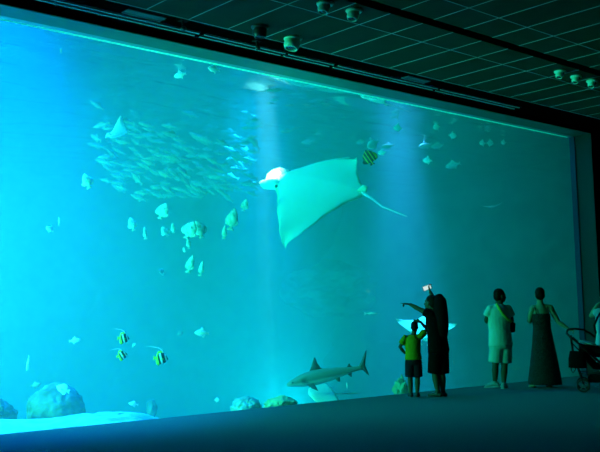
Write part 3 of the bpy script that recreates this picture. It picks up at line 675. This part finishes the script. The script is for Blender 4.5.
tube(bm,[K(497.4,303.0,.02),K(494.9,304.4,-.06),K(496.4,309,-.118),K(499.5,314.5,-.142),K(504.0,318.6,-.14),K(508.8,321.8,-.11),K(511.8,323.2,-.03)],[(.020,.007)]*7,10,side=V((.75,0,.65)))
st=link('sling_bag',bm,m_strap,None); st.location=P; st.rotation_euler=(0,0,.38-math.atan2(P.x,P.y)); tag(st,'sling bag with yellow-green strap worn by the man in white','bag')
bm=bmesh.new(); tube(bm,[K(511.2,332,-.02),K(511.4,324,-.02)],[(.07,.05),(.075,.055)],14,dome=.4); link('pouch',bm,m_blk,st)
# ---- woman in long dress
m_dress=mat('dark_sparkle_dress',(.004,.004,.004),.5,noise_scale=38,col2=(.02,.022,.018),bump=1,bscale=60,spec=.25)  # paler specks paint the sparkle into the cloth colour
P=base(543.2,387.6); K=KP(543.2,387.6,.047,px_size(P)); k=.94
J=dict(pelvis=K(543.0,341),chest=K(541.2,317.5),neck=K(540.2,303.5),head=K(540.0,295.2,.01),shL=K(532.6,308.3),shR=K(550.4,308.0),elL=K(529.6,321.5,.04),wrL=K(534.5,321.0,.24),hdL=(.1,.03,0),elR=K(558.0,322.5,-.02),wrR=K(567.0,329.3,-.06),hdR=(.08,.0,-.035),poseR='grip',
 hipL=K(538.8,345),hipR=K(547.0,345),knL=K(537.8,366,.03),knR=K(548.0,366,.03),anL=K(533.4,383.2,.0),anR=K(550.0,383.6,-.0),fdL=(-.2,1,0),fdR=(.3,1,0),az=-.1,tilt=.0,w=.86,d=.9)
t,f=person('woman in a long dark sparkling dress, her right hand on the stroller handle',P,k,J,SK,turn=.22)
hair(t,f,k,HAIR,'bun',J)
bm=bmesh.new()
tube(bm,[K(545.0,384.4),K(544.9,380),K(544.2,362),K(543.2,345),K(542.0,328),K(541.2,319),K(541.0,314.2)],[(.270,.20),(.265,.195),(.222,.165),(.178,.135),(.142,.112),(.150,.115),(.148,.108)],28,side=V((1,0,0)),dome=.06)
dr=bake(bm,.011,3,'dress',m_dress,t)
for a,b in (((535.2,315,-.10),(534.2,305.8,-.02)),((547.6,315,-.10),(546.8,305.3,-.02))):
    bm=bmesh.new(); p=K(*a); q=K(*b); tube(bm,[p,p.lerp(q,.5)+V((0,-.02,0)),q,q+V((0,.06,-.03))],[(.010,.005)]*4,8); link('shoulder_strap',bm,m_dress,dr)
for s in 'LR':
    an=V(J['an'+s]); bm=bmesh.new(); tube(bm,[an+V((0,-.07,-.052)),an+V((0,.06,-.055)),an+V((0,.17,-.055))],[(.036,.010),(.042,.010),(.038,.010)],10); so=link('sandal',bm,m_shoe,t)
    bm=bmesh.new(); tube(bm,[an+V((-.04,.05,-.045)),an+V((0,.05,.0)),an+V((.04,.05,-.045))],[.008]*3,8); link('sandal_strap',bm,m_sole,so)
# ---- stroller
P=base(585,391); A=-math.atan2(P.x,P.y); m_=px_size(P)
K=KP(585,391,.06,m_)
t=thing('stroller','black stroller with a shopping bag hanging from its handle','stroller',P,A)
m_fab=mat('stroller_fabric',(.004,.0045,.005),.9,bump=.3,bscale=30,spec=.05); m_frm=mat('stroller_frame',(.008,.009,.01),.45,spec=.3); m_pad=mat('pale_tray',(.40,.48,.45),.6); m_tyre=mat('tyre_rubber',(.012,.012,.012),.8); m_hub=mat('wheel_hub',(.10,.11,.11),.5)
def T(name,pts,r,m,par=t,side=V((1,0,0)),n=10):
    bm=bmesh.new(); tube(bm,pts,r if isinstance(r,list) else [r]*len(pts),n,side=side); return link(name,bm,m,par)
W2=.26
hp=[K(576.5,341,-W2),K(570.5,337,-W2),K(566.8,333.0,-W2*.8),K(567.5,330.2,-W2*.3),K(570,329.2,0),K(575,329.0,W2*.4),K(583,330.4,W2*.8),K(590,334.5,W2),K(594,338.0,W2)]
T('handlebar',hp,.017,m_frm)
for s in (-1,1):
    T('frame_tube',[K(570.8,336,W2*s),K(573,352,W2*s),K(578,368,W2*s),K(584,384,W2*s)],.014,m_frm)
    T('frame_tube',[K(572.5,338,W2*s),K(588,352,W2*s),K(604,368,W2*s),K(616,386,W2*s)],.014,m_frm)
    T('crossbar',[K(580,373,W2*s),K(596,372,W2*s),K(612,380,W2*s)],.012,m_frm)
bm=bmesh.new(); tube(bm,[K(580,345,0),K(586,357,0),K(594,366,0),K(606,367,0),K(612,366,0)],[(.20,.03),(.21,.05),(.21,.06),(.21,.06),(.20,.04)],16,side=V((0,1,0)),dome=.3); link('seat',bm,m_fab,t)
bm=bmesh.new(); tube(bm,[K(579,341.5,0),K(587,343.4,0),K(595,345.5,0)],[(.19,.02),(.21,.028),(.20,.02)],16,side=V((0,1,0)),dome=.4); link('folded_canopy',bm,m_pad,t)
bm=bmesh.new(); tube(bm,[K(580,348,.0),K(588,350,0),K(598,352,0),K(604,354,0)],[(.21,.05),(.225,.085),(.225,.09),(.21,.06)],16,side=V((0,1,0)),dome=.4); link('hood',bm,m_fab,t)
bm=bmesh.new(); box(bm,0,.36,-.2,.2,0,.11,bev=.02); b=link('storage_basket',bm,m_fab,t,smooth=False); b.location=K(588,382,0)
def wheel(c, r, par=t):
    bm=bmesh.new(); n=36; 
    for i in range(n): pass
    pts=[c+V((math.cos(2*PI*i/24)*r*.86,0,math.sin(2*PI*i/24)*r*.86)) for i in range(25)]
    tube(bm,pts,[r*.15]*25,8,side=V((0,1,0)),caps=False); w=link('wheel',bm,m_tyre,par)
    bm=bmesh.new(); ball(bm,c,(r*.2,.03,r*.2),12)
    for i in range(5):
        a=2*PI*i/5+.3; d=V((math.cos(a),0,math.sin(a))); tube(bm,[c+d*r*.1,c+d*r*.78],[(r*.10,.012),(r*.07,.012)],8,side=V((-d.z,0,d.x)))
    link('spokes',bm,m_hub,w); return w
R_=6.6*m_
for s in (-1,1):
    wheel(V((K(583,0,0).x-K(585,0,0).x+.0,W2*s,R_)) + V((K(584,385).x+.02,0,0)),R_)
    wheel(V((K(616,385).x,W2*.8*s,R_*.9)),R_*.9)
T('rear_axle',[V((K(584,385).x,-W2,R_)),V((K(584,385).x,W2,R_))],.011,m_frm,side=V((1,0,0)))
bg=thing('shopping_bag','dark bag hanging from the stroller handle behind the woman','bag',P,A)
bm=bmesh.new(); tube(bm,[K(577.5,366.5,-.36),K(577.3,358,-.36),K(577.5,351,-.36)],[(.125,.055),(.125,.06),(.11,.045)],16,dome=.2); link('pouch',bm,m_blk,bg)
T('strap',[K(574,352,-.36),K(571.5,343,-.33),K(570.8,338.5,-.29),K(572.5,343,-.33),K(581,352,-.36)],.008,m_blk,bg)
T('loop',[K(571.5,364,-.36),K(571.8,369,-.36),K(573.5,371.5,-.36),K(575.5,369,-.36),K(576,365,-.36)],.007,m_blk,bg)
# ---- person at the right edge
P=base(607,387); K=KP(607,387.5,.06,px_size(P)); k=.95
m_top=mat('pale_top',(.50,.58,.52),.8,bump=.3,bscale=20)
J=dict(pelvis=K(607,346),chest=K(606,322),neck=K(605.5,308),head=K(604.5,299.5,.03),shL=K(597.5,313),shR=K(615.5,313),elL=K(591.0,316.5,.10),wrL=K(597.5,304.8,.14),hdL=(.09,.0,.06),poseL='flat',elR=K(619,327,-.02),wrR=K(617,340,.10),
 hipL=K(603,349),hipR=K(611,349),knL=K(602.5,369),knR=K(611,369),anL=K(603,384.6),anR=K(611,384.6),fdL=(-.6,.8,0),fdR=(.1,1,0),az=.5,w=.95)
t,f=person('person in a pale top at the right edge with one arm raised to the head',P,k,J,SK)
hair(t,f,k,HAIR,'bob',J); shirt(t,J,k,m_top,K(0,346).z,.25,ease=.02); pants(t,J,k,m_top,.9); shoes(t,J,k,m_shoe,m_soled)
T('shoulder_bag_strap',[K(603,309,-.02),K(597.5,318,-.13),K(594.5,326,-.15),K(596,334,-.12)],[(.016,.008)]*4,m_blk,t)
# ================================================================ CEILING FIXTURES
m_fix = mat('fixture_metal',(.55,.85,.62),.4); m_fixd = mat('fixture_dark',(.03,.03,.03),.4); m_slat = mat('pale_slat',(.8,.85,.82),.5); m_lens = mat('lens_glass',(.02,.02,.02),.1)
def fixture(label, px, py, r, lean, dark=False):
    """ceiling spotlight: flange against the ceiling, tilted lamp head below it"""
    d=ray(px,py); P=Vector((0,0,H))+d*((CZ-H)/d.z); P.z=CZ
    t=thing('ceiling_spotlight',label,'ceiling light',P,group='ceiling spotlights'); mm=m_fixd if dark else m_fix
    bm=bmesh.new(); lathe(bm,[(0,0),(r,0),(r*1.02,-.012),(r*.9,-.03),(r*.62,-.03),(r*.58,-.015),(0,-.015)],28); link('flange',bm,mm,t)
    R=Matrix.Rotation(lean,4,'Y')
    bm=bmesh.new(); lathe(bm,[(0,-.012),(r*.5,-.012),(r*.56,-.06),(r*.55,-.12),(r*.46,-.165),(r*.40,-.17),(r*.38,-.15),(0,-.15)],24,R @ Matrix.Scale(r/.085,4) @ Matrix.Diagonal((1.15,1.15,.66,1))); h=link('lamp_head',bm,mm,t)
    bm=bmesh.new(); lathe(bm,[(0,-.153),(r*.37,-.153),(r*.34,-.158),(0,-.16)],20,R @ Matrix.Scale(r/.085,4) @ Matrix.Diagonal((1.15,1.15,.66,1))); link('lens',bm,m_lens,h)
    bm=bmesh.new()
    for s in (1,-1): tube(bm,[(0,s*r*.66,-.02),(0,s*r*.68,-.05),(0,s*r*.66,-.07)],[.008]*3,8)
    link('bracket',bm,m_fixd,t)
    return t
fixture('dark ceiling spotlight at the edge over the glass, left of the teal-lit one',260,26.5,.105,0,True)
fixture('teal-lit ceiling spotlight at the ceiling edge over the glass',293,38,.115,.25)
fixture('left of two ringed spotlights beside the black ceiling slot at top',325,3,.095,.3)
fixture('right of two ringed spotlights beside the black ceiling slot at top',354,10,.095,.3)
fixture('leftmost of three small spotlights near the right end of the ceiling slot',560,71,.085,.35)
fixture('middle of three small spotlights near the right end of the ceiling slot',576,76,.085,.35)
fixture('rightmost of three small spotlights near the right end of the ceiling slot',592,80.5,.085,.35)
# slot diffusers in the black band between tiles and glass
def on_ceiling(px,py):
    d=ray(px,py); P=Vector((0,0,H))+d*((CZ-H)/d.z); P.z=CZ+.012; return P
yd=(CZ-H)/.3895; k=yd/8.966
SEG=[(4.2,6.42,'slot diffuser at the left end of the black band over the glass'),(6.5,7.8,'slot diffuser on the black band below the dark ceiling spotlight'),(7.86,8.68,'short slot diffuser on the black band below the teal-lit spotlight'),(8.76,10.88,'slot diffuser on the black band above the striped fish'),(10.95,13.0,'slot diffuser at the right end of the black band over the glass')]
for a,b,lb in SEG:
    t=thing('ceiling_slot_diffuser',lb,'air vent',((a+b)/2*k,yd,CZ+.012),group='slot diffusers over the glass'); L=(b-a)/2*k
    bm=bmesh.new(); box(bm,-L,L,-.10,.10,-.006,.002); link('housing',bm,m_dark,t,smooth=False)
    for y in (.05,-.05): boxo('slat',(-L,L,y-.007,y+.007,-.016,-.004),m_slat,t)
for a,b,lb in ((5.42,5.94,'dim access panel on the black band, at its left end'),(10.2,10.7,'dim access panel on the black band over the beam')):
    y_=(CZ-H)/.3985; kk=y_/8.966
    t=thing('ceiling_access_panel',lb,'panel',((a+b)/2*kk,y_,CZ+.012)); L=(b-a)/2*kk
    boxo('plate',(-L,L,-.07,.06,-.008,.002),mat('dim_panel',(.05,.07,.065),.6),t); boxo('lip',(-L,L,.06,.068,-.014,.0),m_joint,t)
for px,py,lb in ((183,21.5,'small dark bracket on the black band near the left end'),(257,41.5,'small dark bracket on the black band below the dark spotlight')):
    t=thing('sensor_bracket',lb,'bracket',on_ceiling(px,py))
    boxo('mounting_plate',(-.05,.05,-.04,.04,-.012,.002),m_dark,t,bev=.003); boxo('arm',(-.012,.012,-.012,.012,-.09,-.01),m_dark,t)
    bm=bmesh.new(); ball(bm,(0,-.01,-.10),(.03,.04,.028),12); link('sensor',bm,m_fixd,t)
w = bpy.data.worlds.new('world'); SC.world = w; w.use_nodes = True
w.node_tree.nodes['Background'].inputs['Color'].default_value = (0,0,0,1)
SC.view_settings.view_transform='Standard'; SC.view_settings.look='None'; SC.view_settings.gamma=1; SC.view_settings.exposure=0
SC.cycles.max_bounces=10; SC.cycles.volume_bounces=2; SC.cycles.transparent_max_bounces=16; SC.cycles.diffuse_bounces=4
SC.cycles.sample_clamp_indirect=4
